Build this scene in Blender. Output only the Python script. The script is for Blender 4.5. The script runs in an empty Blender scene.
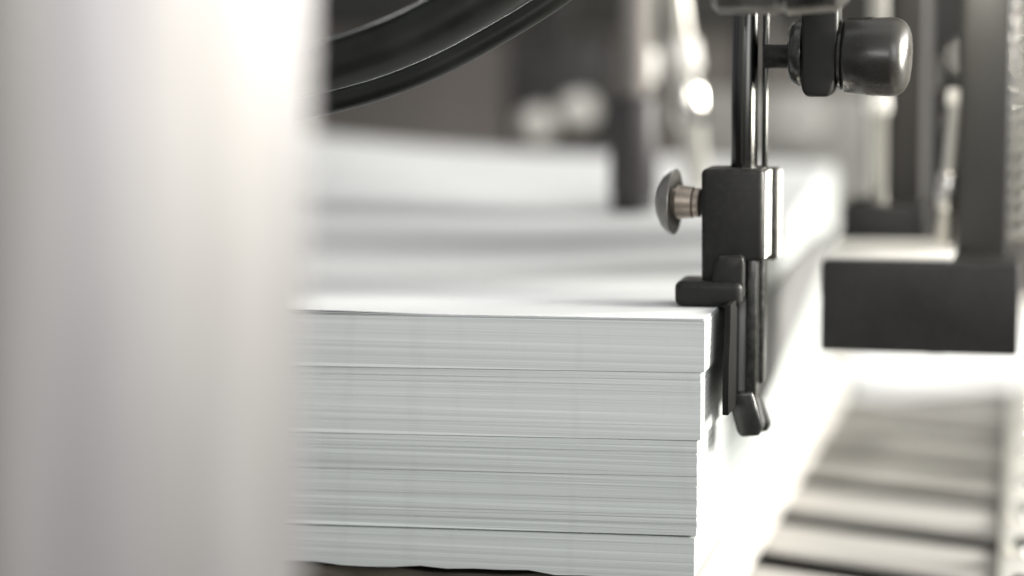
import bpy, bmesh, math, random
from mathutils import Vector, Matrix
random.seed(7)
S = bpy.context.scene
COL = S.collection
R = math.radians

# ------------------------------------------------------------------ camera geometry (metres)
F_PX = 2560.0                      # 90 mm lens on a 36 mm wide sensor, 1024 px
PITCH = math.atan(283 / F_PX)      # looking slightly down
YAW = math.atan(541 / F_PX * math.cos(PITCH))
cf = Vector((-math.sin(YAW) * math.cos(PITCH), math.cos(YAW) * math.cos(PITCH), -math.sin(PITCH)))
cr = Vector((math.cos(YAW), math.sin(YAW), 0))
cu = cr.cross(cf)
ZT = 0.127                         # height of the top of the paper pile
CAM = Vector((0, 0, ZT)) - 0.9 * (cf + 193 / F_PX * cr - 31 / F_PX * cu)

def ray(px, py):
    return cf + (px - 512) / F_PX * cr + (288 - py) / F_PX * cu
def at_y(px, py, Y):               # the point of the vertical plane y = Y
    d = ray(px, py); return CAM + d * ((Y - CAM.y) / d.y)
def at_z(px, py, Z):
    d = ray(px, py); return CAM + d * ((Z - CAM.z) / d.z)

# ------------------------------------------------------------------ materials
def mat(name, col, rough=0.5, metal=0.0, var=0.0, vscale=(30, 30, 30), bump=0.0, bscale=200, spec=0.5, coat=0.0, rvar=0.0):
    m = bpy.data.materials.new(name); m.use_nodes = True
    nt = m.node_tree; p = nt.nodes['Principled BSDF']
    p.inputs['Base Color'].default_value = (*col, 1)
    p.inputs['Roughness'].default_value = rough
    p.inputs['Metallic'].default_value = metal
    p.inputs['Specular IOR Level'].default_value = spec
    p.inputs['Coat Weight'].default_value = coat
    tc = nt.nodes.new('ShaderNodeTexCoord')
    if var > 0 or rvar > 0:
        mp = nt.nodes.new('ShaderNodeMapping'); mp.inputs['Scale'].default_value = vscale
        n = nt.nodes.new('ShaderNodeTexNoise'); n.inputs['Scale'].default_value = 1; n.inputs['Detail'].default_value = 5
        nt.links.new(tc.outputs['Object'], mp.inputs['Vector']); nt.links.new(mp.outputs['Vector'], n.inputs['Vector'])
    if var > 0:
        r = nt.nodes.new('ShaderNodeMapRange')
        r.inputs['From Min'].default_value = 0.3; r.inputs['From Max'].default_value = 0.7
        r.inputs['To Min'].default_value = 1 - var; r.inputs['To Max'].default_value = 1 + var
        nt.links.new(n.outputs['Fac'], r.inputs['Value'])
        mx = nt.nodes.new('ShaderNodeVectorMath'); mx.operation = 'SCALE'
        mx.inputs[0].default_value = col
        nt.links.new(r.outputs['Result'], mx.inputs['Scale'])
        nt.links.new(mx.outputs['Vector'], p.inputs['Base Color'])
    if rvar > 0:
        r = nt.nodes.new('ShaderNodeMapRange')
        r.inputs['From Min'].default_value = 0.3; r.inputs['From Max'].default_value = 0.7
        r.inputs['To Min'].default_value = max(0.02, rough - rvar); r.inputs['To Max'].default_value = rough + rvar
        nt.links.new(n.outputs['Fac'], r.inputs['Value']); nt.links.new(r.outputs['Result'], p.inputs['Roughness'])
    if bump > 0:
        n2 = nt.nodes.new('ShaderNodeTexNoise'); n2.inputs['Scale'].default_value = bscale; n2.inputs['Detail'].default_value = 4
        nt.links.new(tc.outputs['Object'], n2.inputs['Vector'])
        b = nt.nodes.new('ShaderNodeBump'); b.inputs['Strength'].default_value = bump; b.inputs['Distance'].default_value = 0.0006
        nt.links.new(n2.outputs['Fac'], b.inputs['Height']); nt.links.new(b.outputs['Normal'], p.inputs['Normal'])
    return m

def paper_edge_mat(name, col, dark):
    """Cut paper edges: very fine layered lines that run along the sheets, a few soft upright scuffs."""
    m = bpy.data.materials.new(name); m.use_nodes = True
    nt = m.node_tree; p = nt.nodes['Principled BSDF']; L = nt.links.new
    p.inputs['Roughness'].default_value = 0.75; p.inputs['Specular IOR Level'].default_value = 0.25
    tc = nt.nodes.new('ShaderNodeTexCoord')
    def noise(scale, detail, lo, hi, a, b):
        mp = nt.nodes.new('ShaderNodeMapping'); mp.inputs['Scale'].default_value = scale
        n = nt.nodes.new('ShaderNodeTexNoise'); n.inputs['Scale'].default_value = 1; n.inputs['Detail'].default_value = detail
        L(tc.outputs['Object'], mp.inputs['Vector']); L(mp.outputs['Vector'], n.inputs['Vector'])
        r = nt.nodes.new('ShaderNodeMapRange'); r.inputs['From Min'].default_value = lo; r.inputs['From Max'].default_value = hi
        r.inputs['To Min'].default_value = a; r.inputs['To Max'].default_value = b
        L(n.outputs['Fac'], r.inputs['Value']); return r.outputs['Result']
    def mul(a, b):
        k = nt.nodes.new('ShaderNodeMath'); k.operation = 'MULTIPLY'; L(a, k.inputs[0]); L(b, k.inputs[1]); return k.outputs[0]
    fine = noise((2.5, 2.5, 1500), 2, .32, .68, 1 - dark, 1.0)
    mid = noise((1.5, 1.5, 420), 2, .3, .7, 1 - dark * .8, 1.02)
    big = noise((1, 1, 75), 1, .3, .7, .93, 1.03)
    scuff = noise((120, 6, 16), 3, .28, .44, .95, 1.0)
    v = mul(mul(fine, mid), mul(big, scuff))
    s = nt.nodes.new('ShaderNodeVectorMath'); s.operation = 'SCALE'; s.inputs[0].default_value = col
    L(v, s.inputs['Scale']); L(s.outputs['Vector'], p.inputs['Base Color'])
    return m

M = {}
M['edge'] = paper_edge_mat('cut paper edge', (.75, .78, .755), .22)
M['edge_grey'] = paper_edge_mat('cut paper edge greyer', (.70, .735, .71), .26)
M['sheet'] = mat('white paper', (.66, .672, .672), .7, var=.03, vscale=(12, 12, 12), spec=.3)
M['black'] = mat('black painted metal', (.011, .011, .0098), .5, var=.12, vscale=(160, 160, 160), bump=.05, bscale=900, rvar=.1, spec=.22)
M['black_gloss'] = mat('black oxide steel', (.022, .023, .02), .22, var=.15, vscale=(200, 200, 20), rvar=.06)
M['rod'] = mat('blackened steel rod', (.10, .10, .095), .2, metal=1, var=.2, vscale=(300, 300, 8), rvar=.06)
M['knob'] = mat('black plastic', (.020, .019, .017), .30, var=.1, vscale=(80, 80, 80), bump=.06, bscale=600, rvar=.06, spec=.5)
M['forged'] = mat('forged dark steel', (.22, .215, .20), .34, metal=.9, var=.6, vscale=(60, 90, 90), rvar=.12)
M['plate'] = mat('side shade grey', (.20, .20, .195), .55, var=.1, vscale=(40, 40, 40))  # grey chosen to match the shaded side of the pile
M['matte'] = mat('matte black steel', (.010, .010, .009), .8, var=.2, vscale=(150, 150, 40), spec=.1)
M['disc'] = mat('pale grey disc', (.42, .41, .385), .5)
M['arm'] = mat('olive grey machine paint', (.024, .023, .020), .5, var=.3, vscale=(30, 30, 15), rvar=.1)
M['cap'] = mat('cream end cap', (.42, .40, .34), .3)
M['screw'] = mat('dull steel', (.20, .195, .18), .38, metal=.5, var=.18, vscale=(90, 90, 90))
M['blade'] = mat('worn grey steel', (.22, .22, .21), .4, metal=.4, var=.2, vscale=(200, 200, 15))
M['brass'] = mat('brownish worn steel', (.36, .31, .26), .38, metal=.75, var=.2, vscale=(120, 120, 120))
M['chrome'] = mat('polished steel', (.78, .76, .71), .16, metal=1, rvar=.05, vscale=(40, 40, 40))
M['satin'] = mat('satin steel', (.70, .68, .62), .32, metal=.85, var=.08, vscale=(120, 120, 12))
M['rubber'] = mat('black rubber hose', (.010, .011, .009), .36, var=.3, vscale=(60, 60, 60), bump=.1, bscale=700, rvar=.06, spec=.3)
M['column'] = mat('pale satin metal', (.43, .415, .395), .42, metal=.3, var=.17, vscale=(38, 38, 2.2), rvar=.08)  # upright tone streaks stand in for reflections
nt = M['column'].node_tree; pr = nt.nodes['Principled BSDF']; old = pr.inputs['Base Color'].links[0].from_socket
tcn = nt.nodes.new('ShaderNodeTexCoord'); mpn = nt.nodes.new('ShaderNodeMapping'); mpn.inputs['Scale'].default_value = (28, 28, 2.2); mpn.inputs['Location'].default_value = (3.1, 1.7, .4)
nzn = nt.nodes.new('ShaderNodeTexNoise'); nzn.inputs['Scale'].default_value = 1; nzn.inputs['Detail'].default_value = 2
rpn = nt.nodes.new('ShaderNodeValToRGB'); rpn.color_ramp.elements[0].position = .35; rpn.color_ramp.elements[1].position = .65
rpn.color_ramp.elements[0].color = (.93, .92, .96, 1); rpn.color_ramp.elements[1].color = (1, .985, .95, 1)
mxn = nt.nodes.new('ShaderNodeVectorMath'); mxn.operation = 'MULTIPLY'
nt.links.new(tcn.outputs['Object'], mpn.inputs['Vector']); nt.links.new(mpn.outputs['Vector'], nzn.inputs['Vector']); nt.links.new(nzn.outputs['Fac'], rpn.inputs['Fac'])
nt.links.new(old, mxn.inputs[0]); nt.links.new(rpn.outputs['Color'], mxn.inputs[1]); nt.links.new(mxn.outputs['Vector'], pr.inputs['Base Color'])
M['dark_cast'] = mat('dark cast iron', (.014, .0135, .0125), .5, var=.6, vscale=(35, 35, 35), bump=.3, bscale=260, spec=.35)
M['grey_cast'] = mat('grey machine paint', (.035, .033, .030), .5, var=.35, vscale=(25, 25, 12), rvar=.1)
M['panel'] = mat('warm grey machine panel', (.205, .186, .172), .6, var=.25, vscale=(5, 5, 5))
M['sleeve'] = mat('dark violet grey metal', (.03, .027, .027), .5)
M['guard'] = mat('grey guard plate', (.30, .295, .27), .5, var=.1, vscale=(20, 20, 20))
M['beam'] = mat('dark machine beam', (.03, .03, .027), .5, var=.2, vscale=(8, 8, 8))
M['slat'] = mat('pale painted wood', (.40, .385, .36), .55, var=.14, vscale=(10, 70, 70), bump=.2, bscale=200)
M['slat_shade'] = mat('pale painted wood shaded', (.24, .23, .21), .5, var=.6, vscale=(18, 40, 40), bump=.2, bscale=200)  # darker copy of the slat colour, shade put into the far slats
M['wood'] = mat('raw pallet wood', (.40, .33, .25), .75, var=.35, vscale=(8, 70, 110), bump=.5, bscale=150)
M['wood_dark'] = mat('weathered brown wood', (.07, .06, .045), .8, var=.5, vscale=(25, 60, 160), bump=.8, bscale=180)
M['white'] = mat('white enamel', (.78, .76, .71), .4, var=.05, vscale=(30, 30, 30))
M['floor'] = mat('dark oily floor', (.02, .019, .017), .6, var=.3, vscale=(6, 6, 6))

for nm_, wear in (('black', .10), ('black_gloss', .12), ('dark_cast', .06), ('knob', .10)):
    nt = M[nm_].node_tree; pr = nt.nodes['Principled BSDF']; old = pr.inputs['Base Color'].links[0].from_socket
    ge = nt.nodes.new('ShaderNodeNewGeometry'); rm = nt.nodes.new('ShaderNodeMapRange')
    rm.inputs['From Min'].default_value = .53; rm.inputs['From Max'].default_value = .66
    tcn = nt.nodes.new('ShaderNodeTexCoord'); nz = nt.nodes.new('ShaderNodeTexNoise'); nz.inputs['Scale'].default_value = 420; nz.inputs['Detail'].default_value = 5
    mu = nt.nodes.new('ShaderNodeMath'); mu.operation = 'MULTIPLY'
    mr = nt.nodes.new('ShaderNodeMapRange'); mr.inputs['From Min'].default_value = .42; mr.inputs['From Max'].default_value = .7
    mxc = nt.nodes.new('ShaderNodeMix'); mxc.data_type = 'RGBA'; mxc.inputs[7].default_value = (wear * 1.05, wear, wear * .92, 1)
    nt.links.new(ge.outputs['Pointiness'], rm.inputs['Value']); nt.links.new(tcn.outputs['Object'], nz.inputs['Vector']); nt.links.new(nz.outputs['Fac'], mr.inputs['Value'])
    nt.links.new(rm.outputs['Result'], mu.inputs[0]); nt.links.new(mr.outputs['Result'], mu.inputs[1])
    nt.links.new(mu.outputs[0], mxc.inputs[0]); nt.links.new(old, mxc.inputs[6]); nt.links.new(mxc.outputs[2], pr.inputs['Base Color'])

# ------------------------------------------------------------------ mesh helpers
class MB:
    def __init__(s): s.bm = bmesh.new()
    def _merge(s, b):
        me = bpy.data.meshes.new('t'); b.to_mesh(me); b.free(); s.bm.from_mesh(me); bpy.data.meshes.remove(me)
    def box(s, lo, hi, bev=0.0, seg=3, rot=None):
        lo, hi = Vector(lo), Vector(hi); b = bmesh.new(); bmesh.ops.create_cube(b, size=1)
        c, d = (lo + hi) / 2, hi - lo
        for v in b.verts: v.co = Vector((v.co.x * d.x, v.co.y * d.y, v.co.z * d.z))
        if bev: bmesh.ops.bevel(b, geom=b.edges[:], offset=bev, segments=seg, profile=.5, affect='EDGES')
        for v in b.verts: v.co = (rot @ v.co if rot else v.co) + c
        s._merge(b); return s
    def lathe(s, prof, p0, axis, n=48, cap=True):
        """prof: (distance along axis, radius)"""
        ax = Vector(axis).normalized(); u = ax.orthogonal().normalized(); w = ax.cross(u); p0 = Vector(p0)
        b = bmesh.new(); rings = []
        for t, r in prof:
            if r < 1e-7: rings.append([b.verts.new(p0 + ax * t)])
            else: rings.append([b.verts.new(p0 + ax * t + r * (math.cos(2 * math.pi * k / n) * u + math.sin(2 * math.pi * k / n) * w)) for k in range(n)])
        for a, c in zip(rings, rings[1:]):
            for k in range(n):
                k2 = (k + 1) % n
                if len(a) == 1 and len(c) == 1: continue
                if len(a) == 1: b.faces.new((a[0], c[k], c[k2]))
                elif len(c) == 1: b.faces.new((a[k], c[0], a[k2]))
                else: b.faces.new((a[k], c[k], c[k2], a[k2]))
        if cap:
            for r_ in (rings[0], rings[-1]):
                if len(r_) > 2: b.faces.new(r_)
        bmesh.ops.recalc_face_normals(b, faces=b.faces[:]); s._merge(b); return s
    def cyl(s, p0, p1, r, bev=0.0006, n=48):
        p0, p1 = Vector(p0), Vector(p1); L = (p1 - p0).length; bev = min(bev, r * .5, L * .4)
        return s.lathe([(0, r - bev), (bev * .3, r - bev * .3), (bev, r), (L - bev, r), (L - bev * .3, r - bev * .3), (L, r - bev)], p0, p1 - p0, n)
    def tube(s, pts, r, n=32, sub=10):
        P = [Vector(p) for p in pts]; Q = [P[0] * 2 - P[1]] + P + [P[-1] * 2 - P[-2]]; C = []
        for i in range(1, len(Q) - 2):
            a, b_, c, d = Q[i - 1:i + 3]
            for k in range(sub):
                t = k / sub
                C.append(.5 * ((2 * b_) + (c - a) * t + (2 * a - 5 * b_ + 4 * c - d) * t * t + (3 * b_ - a - 3 * c + d) * t ** 3))
        C.append(P[-1]); b = bmesh.new(); rings = []; u = None
        for i, p in enumerate(C):
            t = (C[min(i + 1, len(C) - 1)] - C[max(i - 1, 0)]).normalized()
            u = t.orthogonal().normalized() if u is None else (u - t * u.dot(t)).normalized()
            w = t.cross(u)
            rings.append([b.verts.new(p + r * (math.cos(2 * math.pi * k / n) * u + math.sin(2 * math.pi * k / n) * w)) for k in range(n)])
        for a, c in zip(rings, rings[1:]):
            for k in range(n): b.faces.new((a[k], c[k], c[(k + 1) % n], a[(k + 1) % n]))
        b.faces.new(rings[0]); b.faces.new(rings[-1])
        bmesh.ops.recalc_face_normals(b, faces=b.faces[:]); s._merge(b); return s
    def prism(s, poly, y0, y1, bev=0.0, seg=3):
        """poly: list of points (x, z) extruded along y"""
        b = bmesh.new()
        a = [b.verts.new((x, y0, z)) for x, z in poly]; c = [b.verts.new((x, y1, z)) for x, z in poly]
        b.faces.new(a); b.faces.new(c[::-1]); n = len(poly)
        for k in range(n): b.faces.new((a[k], c[k], c[(k + 1) % n], a[(k + 1) % n]))
        bmesh.ops.recalc_face_normals(b, faces=b.faces[:])
        if bev: bmesh.ops.bevel(b, geom=b.edges[:], offset=bev, segments=seg, profile=.5, affect='EDGES')
        s._merge(b); return s
    def build(s, name, material, parent=None, smooth=35):
        me = bpy.data.meshes.new(name); s.bm.to_mesh(me); s.bm.free()
        return link(name, me, material, parent, smooth)

def link(name, me, material, parent=None, smooth=35):
    me.materials.append(material)
    o = bpy.data.objects.new(name, me); COL.objects.link(o)
    if smooth:
        for p in me.polygons: p.use_smooth = True
        me.set_sharp_from_angle(angle=R(smooth))
    if parent is not None:
        me.transform(Matrix.Translation(-Vector(origin(parent)))); o.parent = parent
    return o
def origin(o):
    v = Vector((0, 0, 0))
    while o is not None: v += o.location; o = o.parent
    return v
def tag(o, label=None, cat=None, group=None, kind=None):
    for k, v in (('label', label), ('category', cat), ('group', group), ('kind', kind)):
        if v: o[k] = v
    return o
def recentre(o, p):                 # a mesh thing gets its origin at its base
    o.data.transform(Matrix.Translation(-Vector(p))); o.location = p; return o
def thing(name, loc, label, cat, group=None):
    o = bpy.data.objects.new(name, None); o.empty_display_size = .01
    COL.objects.link(o); o.location = loc; return tag(o, label, cat, group)
def pbox(px0, py0, px1, py1, Y, thick, bev=.001, seg=3, mb=None):
    """a box whose front face, in the plane y = Y, spans the given extent"""
    mb = mb or MB(); a, b = at_y(px0, py1, Y), at_y(px1, py0, Y)
    return mb.box((a.x, Y, a.z), (b.x, Y + thick, b.z), bev, seg)
def poly(pts, Y): return [(at_y(x, y, Y).x, at_y(x, y, Y).z) for x, y in pts]

# ------------------------------------------------------------------ the paper pile
XL, YB = -0.40, 0.55                # the pile reaches from x = XL to 0 and from y = 0 to YB
NX, NY = 40, 48
def sm(a, b, t):
    t = max(0, min(1, (t - a) / (b - a))); return t * t * (3 - 2 * t)
def lift(x, y):                     # air between the upper sheets lifts them towards the back
    l = sm(.06, .54, y) * (.020 + .016 * sm(-.05, -.34, x))
    l += sm(.05, .20, y) * (.0006 * math.sin(17 * y + 21 * x + .6) + .0004 * math.sin(37 * y - 23 * x + 2) + .0009 * math.sin(27 * x + 8 * y))
    return max(0, l + .001 * sm(.05, .2, y))

def tilt(z):                        # the pile sags a little towards the left
    P = [(ZT - .0936, 0), (ZT - .0779, .012), (ZT - .0436, .014), (ZT - .0193, .013), (ZT, .007)]
    if z <= P[0][0]: return 0
    for (a, p), (b, q) in zip(P, P[1:]):
        if z <= b: return p + (q - p) * (z - a) / (b - a)
    return P[-1][1]

def ring_pts(x0, x1, y0, y1):
    P = [(x0 + (x1 - x0) * k / NX, y0) for k in range(NX)] + [(x1, y0 + (y1 - y0) * k / NY) for k in range(NY)]
    P += [(x1 - (x1 - x0) * k / NX, y1) for k in range(NX)] + [(x0, y1 - (y1 - y0) * k / NY) for k in range(NY)]
    return P

def ream(name, z0, z1, dx, dy, material, lifted=False, rag=0.0, tmin=.0005, tmax=.0022, jit=.00022, notch=.0003, notch_in=.0009):
    """one block of sheets: a stack of thin laminae, each with its own small shift, lofted as one skin"""
    lam = []; z = z0
    if notch: lam.append((z, z + notch, notch_in, notch_in, 0)); z += notch
    while z < z1 - tmin:
        t = min(random.uniform(tmin, tmax) if random.random() < .7 else random.uniform(tmin * .6, tmin), z1 - z)
        if z1 - z - t < tmin * .6: t = z1 - z
        a, b = abs(random.gauss(0, jit)), abs(random.gauss(0, jit * .5))
        if random.random() < .05: a += .00025
        lam.append((z, z + t, a, b, random.gauss(0, jit * .8))); z += t
    bm = bmesh.new(); prev = first = None
    def ring(zz, a, b, sl):
        out = []
        for x, y in ring_pts(XL + dx, dx - b, dy + a, YB + dy):
            if y < dy + a + 1e-6: y += sl * (x / XL) + abs(sl) * .5
            h = zz + tilt(zz) * x
            if lifted: h += (zz - z0) / (z1 - z0) * lift(x, y)
            if rag and zz < z0 + rag * 1.01:        # limp, wavy sheets at the very bottom
                h += (1 - (zz - z0) / rag) * (.0005 * math.sin(71 * x + 1) + .0004 * math.sin(163 * x) + .0003 * math.sin(301 * x + 2))
            out.append(bm.verts.new((x, y, h)))
        return out
    def bridge(p, q):
        n = len(p)
        for k in range(n): bm.faces.new((p[k], p[(k + 1) % n], q[(k + 1) % n], q[k]))
    for za, zb, a, b, sl in lam:
        r0, r1 = ring(za, a, b, sl), ring(zb, a, b, sl)
        if prev: bridge(prev, r0)
        else: first = r0
        bridge(r0, r1); prev = r1
    bm.faces.new(first[::-1])
    # top: a grid joined to the last ring
    xs = [v.co.copy() for v in prev[:NX + 1]]
    x0, x1 = prev[0].co.x, prev[NX].co.x; ys = [prev[NX + k].co.y for k in range(NY + 1)]
    grid = {}
    for k in range(NX + 1): grid[(k, 0)] = prev[k]
    for k in range(NY + 1): grid[(NX, k)] = prev[NX + k]
    for k in range(NX + 1): grid[(NX - k, NY)] = prev[NX + NY + k]
    for k in range(NY): grid[(0, NY - k)] = prev[2 * NX + NY + k]
    for i in range(1, NX):
        for j in range(1, NY):
            x, y = x0 + (x1 - x0) * i / NX, ys[j]
            grid[(i, j)] = bm.verts.new((x, y, z1 + tilt(z1) * x + (lift(x, y) if lifted else 0)))
    for i in range(NX):
        for j in range(NY):
            bm.faces.new((grid[(i, j)], grid[(i + 1, j)], grid[(i + 1, j + 1)], grid[(i, j + 1)]))
    bmesh.ops.recalc_face_normals(bm, faces=bm.faces[:])
    me = bpy.data.meshes.new(name); bm.to_mesh(me); bm.free()
    o = link(name, me, material, None, 20)
    return recentre(o, Vector((dx, dy, z0)))

ZB = [ZT - .0193, ZT - .0193 - .0243, ZT - .0779, ZT - .0936]
G = 'blocks of white paper in the pile'
tag(ream('paper_block', ZB[0], ZT - .0010, 0, 0, M['edge'], lifted=True, tmin=.0008, tmax=.004, jit=.00008),
    'uppermost white paper block, right under the loose sheets and the black foot', 'paper block', G)
tag(ream('paper_block', ZB[1], ZB[0], -.0013, .0003, M['edge'], jit=.00011),
    'second white paper block from the top, level with the lower end of the black guide', 'paper block', G)
tag(ream('paper_block', ZB[2], ZB[1], -.0024, .0001, M['edge_grey'], jit=.00022, tmin=.0006, tmax=.0018),
    'thickest, greyest paper block with coarse uneven sheet edges', 'paper block', G)
tag(ream('paper_block', ZB[3], ZB[2], -.0031, -.0007, M['edge_grey'], rag=.0022, jit=.0001),
    'lowest paper block with a wavy bottom edge, resting on the wooden pallet', 'paper block', G)

def loose(z, dx, dy, curl, label, seed):
    NXs, NYs = 60, 60; T = .00022; bm = bmesh.new(); top, bot = {}, {}
    for i in range(NXs + 1):
        for j in range(NYs + 1):
            x = XL + dx + (-XL - .0002) * i / NXs; y = dy + YB * j / NYs
            h = z + tilt(ZT) * x + lift(x, y) + curl * sm(-.09, -.17, x) * (1 - sm(.0, .10, y)) * (1 + .25 * math.sin(60 * x + seed))
            h += .0008 * (seed % 3) * .5 * sm(.12, .5, y) * (1 + math.sin(17 * x + 11 * y + seed))
            top[i, j] = bm.verts.new((x, y, h + T)); bot[i, j] = bm.verts.new((x, y, h))
    for i in range(NXs):
        for j in range(NYs):
            bm.faces.new((top[i, j], top[i + 1, j], top[i + 1, j + 1], top[i, j + 1]))
            bm.faces.new((bot[i, j], bot[i, j + 1], bot[i + 1, j + 1], bot[i + 1, j]))
    for i in range(NXs):
        bm.faces.new((bot[i, 0], bot[i + 1, 0], top[i + 1, 0], top[i, 0])); bm.faces.new((top[i, NYs], top[i + 1, NYs], bot[i + 1, NYs], bot[i, NYs]))
    for j in range(NYs):
        bm.faces.new((bot[NXs, j], bot[NXs, j + 1], top[NXs, j + 1], top[NXs, j])); bm.faces.new((top[0, j], top[0, j + 1], bot[0, j + 1], bot[0, j]))
    me = bpy.data.meshes.new('paper_sheet'); bm.to_mesh(me); bm.free()
    o = recentre(link('paper_sheet', me, M['sheet'], None, 40), Vector((dx, dy, z)))
    return tag(o, label, 'paper sheet', 'loose sheets on top of the pile')
loose(ZT - .00095, 0, .0004, .0002, 'lowest of the loose sheets, thin dark line just above the uppermost paper block', 0)
loose(ZT - .00060, -.0002, -.0001, .0008, 'middle one of the loose sheets, its front edge between two thin dark gaps', 1)
loose(ZT - .00026, .0001, .0003, .0012, 'topmost white sheet under the black foot, rising in soft waves at the back', 2)

# ------------------------------------------------------------------ the pallet and the slatted bed
pal = thing('pallet', (XL / 2, YB / 2, 0), 'wooden pallet with wavy brown front edge beneath the pile of paper', 'pallet')
bm_ = MB(); H0, H1 = .0215, ZB[3] - .0020
b = bmesh.new(); n = 120; fr, bk = [], []
for k in range(n + 1):
    x = XL + (-XL - .012) * k / n
    w = .0006 * math.sin(95 * x + 1) + .0008 * math.sin(231 * x)
    zt = H1 + min(.0008, .0006 * math.sin(88 * x) + .0004 * math.sin(210 * x + 1))
    fr.append((b.verts.new((x, .004 + w, H0)), b.verts.new((x, .0045 + w, zt))))
    bk.append((b.verts.new((x, .12, H0)), b.verts.new((x, .12, H1 - .0006))))
for k in range(n):
    b.faces.new((fr[k][0], fr[k + 1][0], fr[k + 1][1], fr[k][1])); b.faces.new((fr[k][1], fr[k + 1][1], bk[k + 1][1], bk[k][1]))
    b.faces.new((fr[k][0], bk[k][0], bk[k + 1][0], fr[k + 1][0])); b.faces.new((bk[k][0], bk[k][1], bk[k + 1][1], bk[k + 1][0]))
b.faces.new((fr[0][0], fr[0][1], bk[0][1], bk[0][0])); b.faces.new((fr[n][0], bk[n][0], bk[n][1], fr[n][1]))
bmesh.ops.recalc_face_normals(b, faces=b.faces[:])
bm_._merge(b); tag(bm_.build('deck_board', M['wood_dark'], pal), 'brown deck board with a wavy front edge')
for k in range(5):
    y0 = .135 + .145 * k
    MB().box((XL, y0, H0), (-.012, y0 + .125, H1), .0012, 2).build('deck_board', M['wood'], pal)
for x0 in (XL, XL / 2 - .03, -.0635):
    MB().box((x0, .006, .0012), (x0 + .06, .856, H0 - .0002), .0015, 2).build('stringer', M['wood'], pal)
MB().box((-.0115, .002, .0008), (-.0012, .86, H1 + .0006), .0012, 2).build('side_board', M['white'], pal)  # white carries the overexposed light of the pile side down to the bed

bed = thing('slatted_bed', (.02, .5, -.03), 'pale slatted bed with dark gaps beside and below the paper pile', 'conveyor bed')
p, q = at_z(810, 519, 0), at_z(1000, 545, 0)
ang = math.atan2(q.y - p.y, q.x - p.x) * .95
rot = Matrix.Rotation(ang, 3, 'Z')
base = at_z(905, 532, 0)
def yrail(x): return 0
RX = at_z(1008, 470, 0).x
for k in range(-3, 9):
    c = base + Vector((0, .0915 * (k + .5), 0)); c.z = 0
    x1 = RX - .0008; x0 = XL * .9
    bmx = bmesh.new(); bmesh.ops.create_cube(bmx, size=1)
    for v in bmx.verts:
        X = x1 if v.co.x > 0 else x0
        Y = c.y + (X - c.x) * math.tan(ang) + v.co.y * .059
        v.co = Vector((X, Y, -.0012 + v.co.z * .0024 + random.uniform(-.0003, 0)))
    bmesh.ops.bevel(bmx, geom=bmx.edges[:], offset=.0008, segments=3, profile=.5, affect='EDGES')
    mbx = MB(); mbx._merge(bmx); mbx.build('slat', M['slat'] if k < 1 else M['slat_shade'], bed)
MB().box((RX, -.1, -.030), (RX + .05, 1.2, .004), .003).build('side_rail', M['white'], bed)
for k in range(14):
    y = -.02 + .075 * k
    MB().lathe([(0, .0075), (.003, .0075), (.006, .006), (.008, .003), (.0085, 0)], (RX + .010, y, .0035), (0, 0, 1), 24).build('bolt', M['chrome'], bed)
for x in (XL * .8, -.05):
    MB().box((x, -.2, -.040), (x + .03, 1.25, -.0050), .002).build('cross_beam', M['grey_cast'], bed)
wt = thing('glow_board', (.125, .74, .0008), 'added white board angled to catch the key light as a glow on the slatted bed, below the dark bracket', 'board')
rz = Matrix.Rotation(R(36), 3, 'Z')  # added board, turned towards the key light to make the glow below the bracket
MB().box((-.028, .732, .0008), (.260, .748, .046), .002, 3, rz).build('panel', M['sheet'], wt)
MB().box((-.0285, .7305, .0462), (.2605, .7495, .052), .0015, 3, rz).build('edge_strip', M['satin'], wt)
fl = MB().box((-3, -1.5, -.10), (3, 4, -.042)).build('floor', M['floor'], None, 0); tag(fl, kind='structure')

# ------------------------------------------------------------------ the side guide
YG = .040
g0 = at_y(705, 306, YG)
sg = thing('side_guide', (g0.x, YG, ZT), 'black side guide hanging from a rod, its foot pressing the corner of the pile', 'side guide')
zs = ZT + .0006
a0, a1 = at_y(733, -60, YG + .012), at_y(756, 300, YG + .012)
rr = (a1.x - a0.x) / 2
xr = (a0.x + a1.x) / 2
MB().cyl((xr, YG + .012, at_y(740, 250, YG).z), (xr, YG + .012, at_y(740, -140, YG).z), rr).build('rod', M['rod'], sg)
x2 = at_y(765, 100, YG + .014).x
MB().cyl((x2, YG + .015, at_y(740, 250, YG).z), (x2, YG + .015, at_y(740, -140, YG).z), at_y(768.2, 100, YG + .014).x - x2).build('rod', M['rod'], sg)
# clamp block with the second plate behind it
cb = MB().prism(poly([(701, 169), (764, 169), (764, 262), (744, 262), (740, 285), (701, 285)], YG), YG, YG + .021, .0020, 4).build('clamp_block', M['black'], sg)
pbox(763.4, 172, 766.4, 259, YG + .0016, .018, .0003).build('added_side_plate', M['white'], sg)  # white strip stands in for the lit right face of the black block
pbox(716, 169, 777.5, 259, YG + .026, .011, .0008).build('back_plate', M['black'], sg)
pbox(777.2, 171, 779.6, 257, YG + .0275, .009, .0003).build('added_side_plate', M['white'], sg)  # likewise white for the lit edge of the back plate
pbox(720, 172, 764, 250, YG + .0205, .0060, .0004).build('spacer', M['satin'], sg)
# foot: upright web with a slanted left side and a rounded toe that lies on the pile
web = poly([(717, 256), (743, 256), (744, 263), (744, 298), (738, 306), (706, 306), (711, 284)], YG - .004)
MB().prism(web, YG - .004, YG + .016, .0012, 3).build('foot_web', M['black'], sg)
t0, t1 = at_y(674, 306, YG - .006), at_y(742, 282.5, YG - .006)
zs = ZT + .0001
MB().box((t0.x, YG - .006, zs), (t1.x, YG + .016, t1.z), .0026, 5).build('toe', M['black'], sg)
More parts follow.
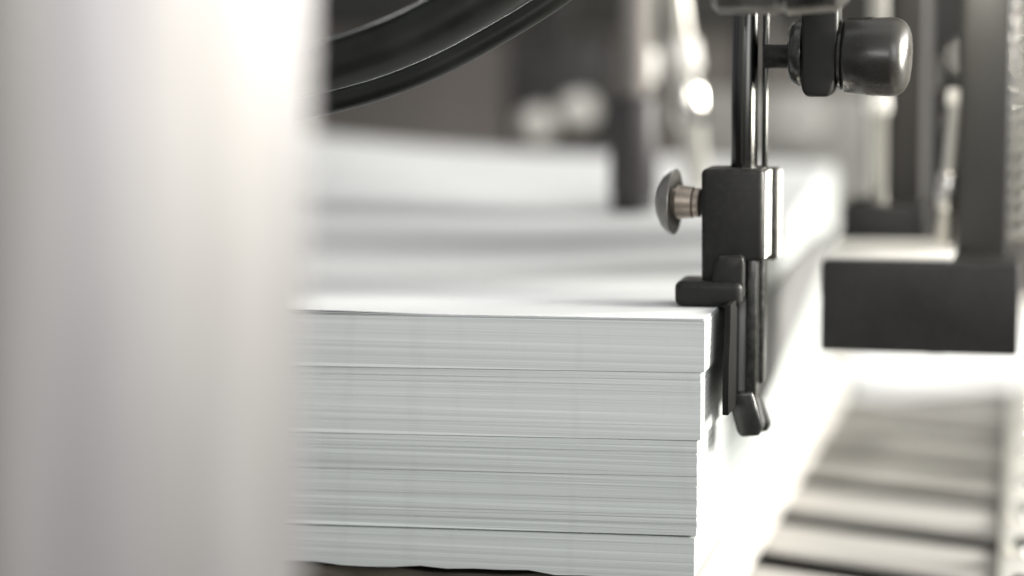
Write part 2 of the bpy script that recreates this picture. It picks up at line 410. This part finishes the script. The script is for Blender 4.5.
# the blade that hangs beside the pile
lf = MB(); b = bmesh.new()
prof = [(.085, .0030), (.019, .0030), (.0185, -.006), (.015, -.018), (.0145, -.028), (.015, -.0365), (.085, -.0365)]
fa = [b.verts.new((.0045, y, ZT + z)) for y, z in prof]; fb_ = [b.verts.new((.0068, y, ZT + z)) for y, z in prof]
b.faces.new(fa); b.faces.new(fb_[::-1])
for k in range(len(prof)): b.faces.new((fa[k], fb_[k], fb_[(k + 1) % len(prof)], fa[(k + 1) % len(prof)]))
bmesh.ops.recalc_face_normals(b, faces=b.faces[:]); bmesh.ops.bevel(b, geom=b.edges[:], offset=.0004, segments=2, profile=.5, affect='EDGES')
lf._merge(b); lf.build('leaf', M['matte'], sg)
pbox(734, 258, 747, 402, YG + .004, .006, .0005, 2).build('blade', M['blade'], sg)
pbox(746, 258, 757, 404, YG + .001, .012, .0007, 2).build('guide_bar', M['black_gloss'], sg)
pbox(758.5, 256, 764.5, 384, YG + .008, .010, .0006, 2).build('guide_bar', M['black_gloss'], sg)
hook = MB().prism(poly([(727, 396), (731, 393), (752, 392), (763, 428), (759, 436), (741, 437.5), (737, 433)], YG - .001), YG - .001, YG + .012, .0010, 3)
hook.build('hook', M['black_gloss'], sg)
MB().prism(poly([(748, 393), (758, 393), (770, 425), (768, 431), (757, 433)], YG + .013), YG + .0125, YG + .020, .0008, 2).build('hook_lip', M['black_gloss'], sg)
# thumb screw on the left of the block
c = at_y(701, 203, YG + .012)
ax = Vector((-1, .10, .02)); px = .36e-3
st = MB().lathe([(0, 6 * px), (.8 * px, 15 * px), (6 * px, 15 * px), (6.5 * px, 10 * px), (8 * px, 16 * px), (24 * px, 17.5 * px), (25 * px, 15 * px), (30 * px, 13 * px)], c, ax, 40)
screw = st.build('thumb_screw', M['brass'], sg)
hd = [(33 * px, 0), (33 * px, 20 * px), (30.5 * px, 28 * px), (27 * px, 33.5 * px), (28 * px, 34.2 * px), (33 * px, 32 * px), (39 * px, 26 * px), (43.5 * px, 18 * px), (46 * px, 9 * px), (47 * px, 0)]
MB().lathe(hd, c, ax, 48).build('screw_head', M['screw'], screw)
# upper clamp: bracket plate, stem, washer and knob, and the cross rod that carries everything
YU = YG - .002
pl = poly([(801, -70), (838, -70), (838.5, 60), (833, 90), (829, 97), (806, 97), (801, 90)], YU)
MB().prism(pl, YU, YU + .018, .0014, 4).build('bracket_plate', M['black'], sg)
s0, s1 = at_y(764, 56.5, YG + .012), at_y(803, 56.5, YG + .012)
MB().cyl(s0, s1, 12.0 * px).build('stem', M['black'], sg)
w0 = at_y(789, 53, YG + .010)
MB().lathe([(0, 14 * px), (.5 * px, 26 * px), (4 * px, 31 * px), (10 * px, 34 * px), (14 * px, 34 * px)], w0, (1, 0, 0), 48).build('washer', M['black_gloss'], sg)
k0 = at_y(838, 55, YG + .008)
MB().lathe([(0, 30 * px), (2.5 * px, 34 * px), (5 * px, 35 * px), (6 * px, 33 * px), (7.5 * px, 36.5 * px), (10 * px, 38.2 * px), (35 * px, 39.5 * px), (54 * px, 39.6 * px), (59 * px, 39.0 * px), (63 * px, 37.4 * px), (67 * px, 34.4 * px), (70 * px, 30 * px), (72 * px, 24.5 * px), (73 * px, 17 * px), (73.6 * px, 8 * px), (73.7 * px, 0)], k0, (1, -.035, -.03), 64).build('knob', M['knob'], sg)
r0, r1 = at_y(712, -14, YG - .06), at_y(846, -12, YG - .06)
MB().lathe([(0, 0), (1 * px, 20 * px), (8 * px, 26 * px), (60 * px, 26 * px), (64 * px, 23 * px), (68 * px, 23 * px), (72 * px, 26 * px), (118 * px, 22 * px), (128 * px, 12 * px), (130 * px, 0)], r0, r1 - r0, 48).build('cross_clamp', M['forged'], sg)

sp_ = MB(); b = bmesh.new()  # plate added to stand in for shade on the upper pile side
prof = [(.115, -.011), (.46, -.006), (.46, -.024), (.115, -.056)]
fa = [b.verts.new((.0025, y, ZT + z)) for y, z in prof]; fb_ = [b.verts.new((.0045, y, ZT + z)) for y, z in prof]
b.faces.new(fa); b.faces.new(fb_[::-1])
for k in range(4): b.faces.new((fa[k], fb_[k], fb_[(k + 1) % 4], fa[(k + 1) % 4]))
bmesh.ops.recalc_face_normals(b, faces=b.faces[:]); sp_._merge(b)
o = sp_.build('added_side_plate', M['plate'], None)
tag(recentre(o, Vector((.0035, .28, ZT - .03))), 'grey tapering shade plate added as the shade on the right side of the pile, behind the side guide', 'shade plate')

# ------------------------------------------------------------------ hoses
def hose(pts, Y0, Y1, r, label):
    P = [at_y(x, y, Y0 + (Y1 - Y0) * k / (len(pts) - 1)) for k, (x, y) in enumerate(pts)]
    o = MB().tube(P, r, 48, 16).build('air_hose', M['rubber'], None, 60)
    return tag(recentre(o, P[0]), label, 'hose', 'black air hoses')
hose([(60, 78), (150, 90), (230, 87), (325, 68), (400, 42), (468, 6), (530, -38), (590, -94)], .055, .070, 29 * px,
     'thick black rubber hose at upper left, running above the thinner one')
hose([(60, 106), (150, 122), (240, 119), (325, 103.5), (385, 87), (440, 64.5), (498, 33.5), (552, 0), (606, -42), (646, -80)], -.005, .01, 11.4 * px,
     'thin black hose hugging the underside of the thicker hose')

# ------------------------------------------------------------------ blurred upright column in front, on the left
pc = CAM + .60 * ray(116, 288); pb = CAM + .60 * ray(107, 900); pt = CAM + .60 * ray(126, -320)
dirc = (pt - pb).normalized(); rc = 190 / F_PX * .60
mc = thing('machine_column', (pb.x, pb.y, pb.z), 'pale metal column close to the camera on the left, far out of focus', 'column')
Lc = (pt - pb).length
lat = (cr - dirc * cr.dot(dirc)).normalized(); nrm = lat.cross(dirc).normalized()
if nrm.dot(cf) > 0: nrm = -nrm
b = bmesh.new(); prof = []
for k in range(41):                                   # gently domed front, rolled back on the left
    u = 1 - 2 * k / 40
    prof.append((u * rc, rc * (-.10 * (u - .5) ** 2 - .8 * max(0, -.40 - u) ** 3 - .5 * max(0, -.6 - u) ** 2)))
prof += [(-rc * 1.02, -rc * .75), (-rc * .9, -rc * .95), (rc * .7, -rc * .95), (rc * .93, -rc * .4), (rc * .985, -rc * .14)]
lo = [b.verts.new(pb + lat * x + nrm * z) for x, z in prof]; hi = [b.verts.new(pt + lat * x + nrm * z) for x, z in prof]
for k in range(len(prof)): b.faces.new((lo[k], lo[(k + 1) % len(prof)], hi[(k + 1) % len(prof)], hi[k]))
b.faces.new(lo); b.faces.new(hi); bmesh.ops.recalc_face_normals(b, faces=b.faces[:])
mcb = MB(); mcb._merge(b); mcb.build('column_tube', M['column'], mc, 50)

# ------------------------------------------------------------------ dark bracket on the right
YR = .135
br = thing('support_bracket', at_y(990, 350, YR), 'dark cast L-shaped bracket on the right with a bright top face', 'bracket')
a, b_ = at_y(820, 351, YR), at_y(1019, 265, YR)
blk = MB().box((a.x, YR, a.z), (b_.x, YR + .085, b_.z), .0016, 3)
for (x0, x1) in ((925, 945), (955, 975), (982, 998)):
    u, v = at_y(x0, 355, YR), at_y(x1, 349, YR)
    blk.box((u.x, YR + .002, u.z), (v.x, YR + .02, v.z), .0009, 2)
blk.build('block', M['dark_cast'], br)
tp = at_y(826, 262, YR)
e = at_y(952, 262, YR)
MB().box((tp.x, YR + .003, b_.z + .0002), (e.x, YR + .082, b_.z + .0022), .0008, 2).build('top_glare', M['white'], br)  # white plate stands in for grazing glare on the dark block's top
u, v = at_y(956, 268, YR + .045), at_y(1016, -120, YR + .045)
MB().box((u.x, YR + .045, b_.z - .002), (v.x, YR + .082, v.z), .003, 3).build('arm', M['arm'], br)

cs = thing('feed_casing', at_y(960, 228, .65), 'tall dark machine casing behind the bracket arm, very blurred', 'machine part')
u, v = at_y(884, 228, .62), at_y(1120, -200, .62)
MB().box((u.x, .62, u.z), (v.x, .68, .62), .004).build('housing', M['grey_cast'], cs)
for (x, y0, y1, w, m_) in ((905, 170, 60, 14, 'beam'), (938, 228, 150, 20, 'dark_cast'), (975, 200, 60, 24, 'beam'), (1008, 150, 20, 20, 'guard')):
    u, v = at_y(x - w / 2, y0, .605), at_y(x + w / 2, y1, .605)
    MB().box((u.x, .605, u.z), (v.x, .6195, v.z), .002).build('rib', M[m_], cs)
for (x, y) in ((962, 128), (918, 75), (965, 60)):
    c_ = at_y(x, y, .598); MB().lathe([(0, .008), (.004, .008), (.006, .006), (.007, 0)], c_ + Vector((0, .007, 0)), (.6, -1, .5), 24).build('bolt', M['satin'], cs)

# spring at the right edge of the frame
sp0 = at_y(1025, 240, YR + .11); sp1 = at_y(1025, -40, YR + .11)
pts = []; turns = 17
for k in range(turns * 10 + 1):
    t = k / (turns * 10); an = 2 * math.pi * turns * t
    pts.append(sp0.lerp(sp1, t) + Vector((.0068 * math.cos(an), .0068 * math.sin(an), 0)))
o = MB().tube(pts, .0013, 10, 1).build('coil_spring', M['chrome'], None, 60)
tag(recentre(o, sp0), 'shiny coil spring at the right edge beside the dark bracket arm', 'spring')

# ------------------------------------------------------------------ blurred feeder parts behind the pile
TOPZ = .62                                   # the feeder head hangs well above the frame
def rod_thing(name, px0, py0, px1, py1, Y, wpx, material, label, cat, caps=(), group=None, up=True):
    """an upright rod whose foot is at px0,py0; caps: (py, radius px, height px, material, part name)"""
    p0, p1 = at_y(px0, py0, Y), at_y(px1, py1, Y)
    d = (p1 - p0).normalized(); s = (p0 - CAM).dot(cf) / F_PX
    p2 = p0 + d * ((TOPZ - p0.z) / d.z) if up else p1
    t = thing(name, p0, label, cat, group)
    MB().cyl(p0, p2, wpx / 2 * s, .001).build('shaft', material, t)
    for py, r, h, m_, nm in caps:
        c_ = p0 + d * ((at_y(px0, py, Y).z - p0.z) / d.z)
        h *= s; r *= s
        MB().lathe([(-h / 2, 0), (-h / 2, r * .7), (-h / 2 + .1 * r, r * .9), (-h / 2 + .3 * r, r), (h / 2 - .3 * r, r), (h / 2 - .1 * r, r * .9), (h / 2, r * .7), (h / 2, 0)], c_, d, 40).build(nm, m_, t)
    return t

def top_z(x, y): return ZT + tilt(ZT) * x + lift(x, y)
Y1 = .36
Ysheet = min((abs(at_y(630, 211, y).z - top_z(at_y(630, 211, y).x, y) - .0005), y) for y in [.1 + .002 * k for k in range(200)])[1]
rod_thing('suction_arm', 633, 207, 635, -40, Ysheet, 26, M['panel'], 'dark suction arm with a chrome nut, standing on the sheets behind the screw', 'suction arm',
          [(204, 24, 15, M['dark_cast'], 'suction_pad'), (148, 24, 104, M['sleeve'], 'sleeve')])
def ball_nut(px_, py_, Y, rpx, hpx, label, m_='chrome', tilt=0):
    pass
rod_thing('guide_rod', 640, 108, 648, -40, Y1 + .03, 18, M['satin'], 'short pale rod with a round shiny nut beside the dark suction arm', 'guide rod',
          [(102, 12, 14, M['satin'], 'nut'), (66, 15, 34, M['white'], 'collar')])
rod_thing('guide_rod', 700, 190, 671, -40, Y1 - .02, 24, M['satin'], 'leaning pale rod with a bright pill-shaped nut left of the black post', 'guide rod',
          [(104, 17, 46, M['chrome'], 'nut'), (56, 17, 34, M['white'], 'collar')])
rod_thing('guide_rod', 877, 206, 879, -40, Y1 - .12, 20, M['satin'], 'pale upright rod on the small dark block, below the knob', 'guide rod',
          [(104, 13, 22, M['white'], 'cap')])
rod_thing('guide_rod', 943, 246, 958, 90, Y1 - .16, 16, M['satin'], 'thin pale rod leaning beside the dark bracket arm', 'guide rod',
          [(98, 11, 18, M['white'], 'cap'), (192, 12, 40, M['chrome'], 'nut')], up=False)
# two bolts on a dark bar
bbar = thing('bolt_bar', at_y(560, 130, .62), 'dark bar with two round bolt heads whitened for their glints behind the sheets', 'machine part')
pbox(505, 40, 612, 148, .62, .03, .004).build('bar', M['grey_cast'], bbar)
u = at_y(560, 60, .63); MB().cyl(u, (u.x, u.y, TOPZ), .012).build('hanger', M['grey_cast'], bbar)
for (x, y, ax_, L) in ((539, 124, (1.0, -1, .3), 15), (581, 110, (1.15, -1, .3), 14)):
    c_ = at_y(x, y, .615); s = .60e-3
    MB().lathe([(-14 * s, 17 * s), (6 * s, 17 * s), (8 * s, 15.5 * s), (10 * s, 11 * s), (11.2 * s, 5 * s), (11.5 * s, 0)], c_, ax_, 40).build('bolt', M['white'], bbar)  # white colour stands in for the glints on polished heads

# small dark block and arm at right
db = thing('small_block', at_y(880, 240, .22), 'small dark block with a wide upright arm, behind the bracket', 'machine part')
pbox(842, 206, 926, 243, .22, .05, .002).build('block', M['dark_cast'], db)
u, v = at_y(890, 208, .275), at_y(932, -120, .275)
MB().box((u.x, .245, u.z), (v.x, .30, TOPZ), .003).build('arm', M['grey_cast'], db)
# grey guard plate with round disc
gp = thing('guard_plate', at_y(820, 170, .50), 'mid grey guard plate behind the post with a round pale disc', 'guard plate')
u, v = at_y(700, 200, .60), at_y(868, 92, .60)
MB().box((u.x, .60, u.z), (v.x, .606, v.z), .002).build('plate', M['guard'], gp)
c_ = at_y(796, 122, .597); MB().cyl(c_, c_ + Vector((0, -.006, 0)), .016).build('disc', M['disc'], gp)
MB().cyl((u.x + .03, .61, v.z - .03), (u.x + .03, .61, TOPZ), .01).build('hanger', M['grey_cast'], gp)
# the feeder head above and the machine frame behind
fb = thing('feeder_beam', at_y(560, 30, .85), 'dark horizontal machine beam across the top of the background', 'machine beam')
u, v = at_y(-200, 34, .85), at_y(900, -420, .85)
MB().box((u.x, .85, u.z), (v.x, 1.0, TOPZ + .02), .006).build('beam', M['beam'], fb)
MB().box((-.6, .05, TOPZ), (.75, 1.0, TOPZ + .02), .004).build('head_plate', M['beam'], fb)
MB().cyl((xr, YG + .012, at_y(740, -120, YG).z), (xr, YG + .012, TOPZ), rr * 1.15).build('hanger', M['rod'], fb)
fp = MB().box((-1.6, 1.55, -.042), (1.8, 1.60, 1.5), .004).build('machine_panel', M['panel'], None)
tag(recentre(fp, Vector((.1, 1.57, -.042))), 'warm grey machine panel closing the background, out of focus', 'machine panel')

# ------------------------------------------------------------------ light
W = bpy.data.worlds.new('World'); S.world = W; W.use_nodes = True
bg = W.node_tree.nodes['Background']; bg.inputs['Color'].default_value = (.96, .98, 1.0, 1); bg.inputs['Strength'].default_value = .43
def area(name, loc, target, size, power, col=(1, 1, 1), sy=None):
    l = bpy.data.lights.new(name, 'AREA'); l.energy = power; l.color = col; l.size = size
    if sy: l.shape = 'RECTANGLE'; l.size_y = sy
    o = bpy.data.objects.new(name, l); COL.objects.link(o); o.location = loc
    o.rotation_euler = (Vector(target) - Vector(loc)).to_track_quat('-Z', 'Y').to_euler(); return o
area('key_lamp', (1.05, .60, ZT + .31), (0, .12, ZT - .02), .28, 34, (1, .975, .92))
area('front_lamp', (.85, -1.45, .95), (-.05, 0, .08), .9, 10.5, (1, 1, 1))
area('column_fill', tuple(CAM + .50 * ray(520, -330)), tuple(CAM + .58 * ray(240, -40)), .10, .52, (1, .99, .985))  # added light that overexposes the upper column
area('side_fill', (.50, -.70, .28), (0, .03, ZT - .03), .4, 1.6, (1, .99, .97))  # added fill to soften the shadow on the pile side
kl = area('knob_fill', tuple(at_y(1165, 20, YG + .002)), tuple(at_y(900, 52, YG + .006)), .07, .30, (1, .97, .88), .14)  # added light, only for the bright crescent on the knob end
kl.data.spread = R(55)
area('overhead_fill', (-.02, .16, .56), (-.02, .24, .1), .45, .5, (1, 1, 1))  # added soft light to brighten the top sheets
hl = area('hose_fill', tuple(at_y(440, -230, .34)), tuple(at_y(420, 15, .04)), .13, .05, (1, 1, .97))  # added narrow light for the rim highlights along the hoses
hl.data.spread = R(26)
area('bolt_fill', tuple(at_y(690, -230, .44)), tuple(at_y(560, 115, .61)), .08, .32, (1, .98, .95))  # added light to brighten the two blurred bolt heads
area('arm_fill', tuple(CAM + .97 * ray(968, -100)), tuple(CAM + 1.07 * ray(985, 0)), .03, .17, (1, .95, .82))  # added warm light, fades the upper arm in place of lens haze
area('back_fill', (.75, .9, .75), (.45, 1.55, .25), .3, 7, (1, .96, .86))  # added warm light on the back panel, in place of haze

# ------------------------------------------------------------------ camera
cd = bpy.data.cameras.new('Camera'); co = bpy.data.objects.new('Camera', cd); COL.objects.link(co)
co.matrix_world = Matrix((( cr.x, cu.x, -cf.x, CAM.x), (cr.y, cu.y, -cf.y, CAM.y), (cr.z, cu.z, -cf.z, CAM.z), (0, 0, 0, 1)))
cd.sensor_width = 36; cd.lens = F_PX * 36 / 1024; cd.clip_start = .01; cd.clip_end = 50
cd.dof.use_dof = True; cd.dof.focus_distance = .915; cd.dof.aperture_fstop = cd.lens / 1000 / .033
cd.dof.aperture_blades = 0
S.camera = co
S.view_settings.view_transform = 'Standard'; S.view_settings.look = 'None'; S.view_settings.exposure = 0
S.cycles.use_denoising = True
S.cycles.max_bounces = 8
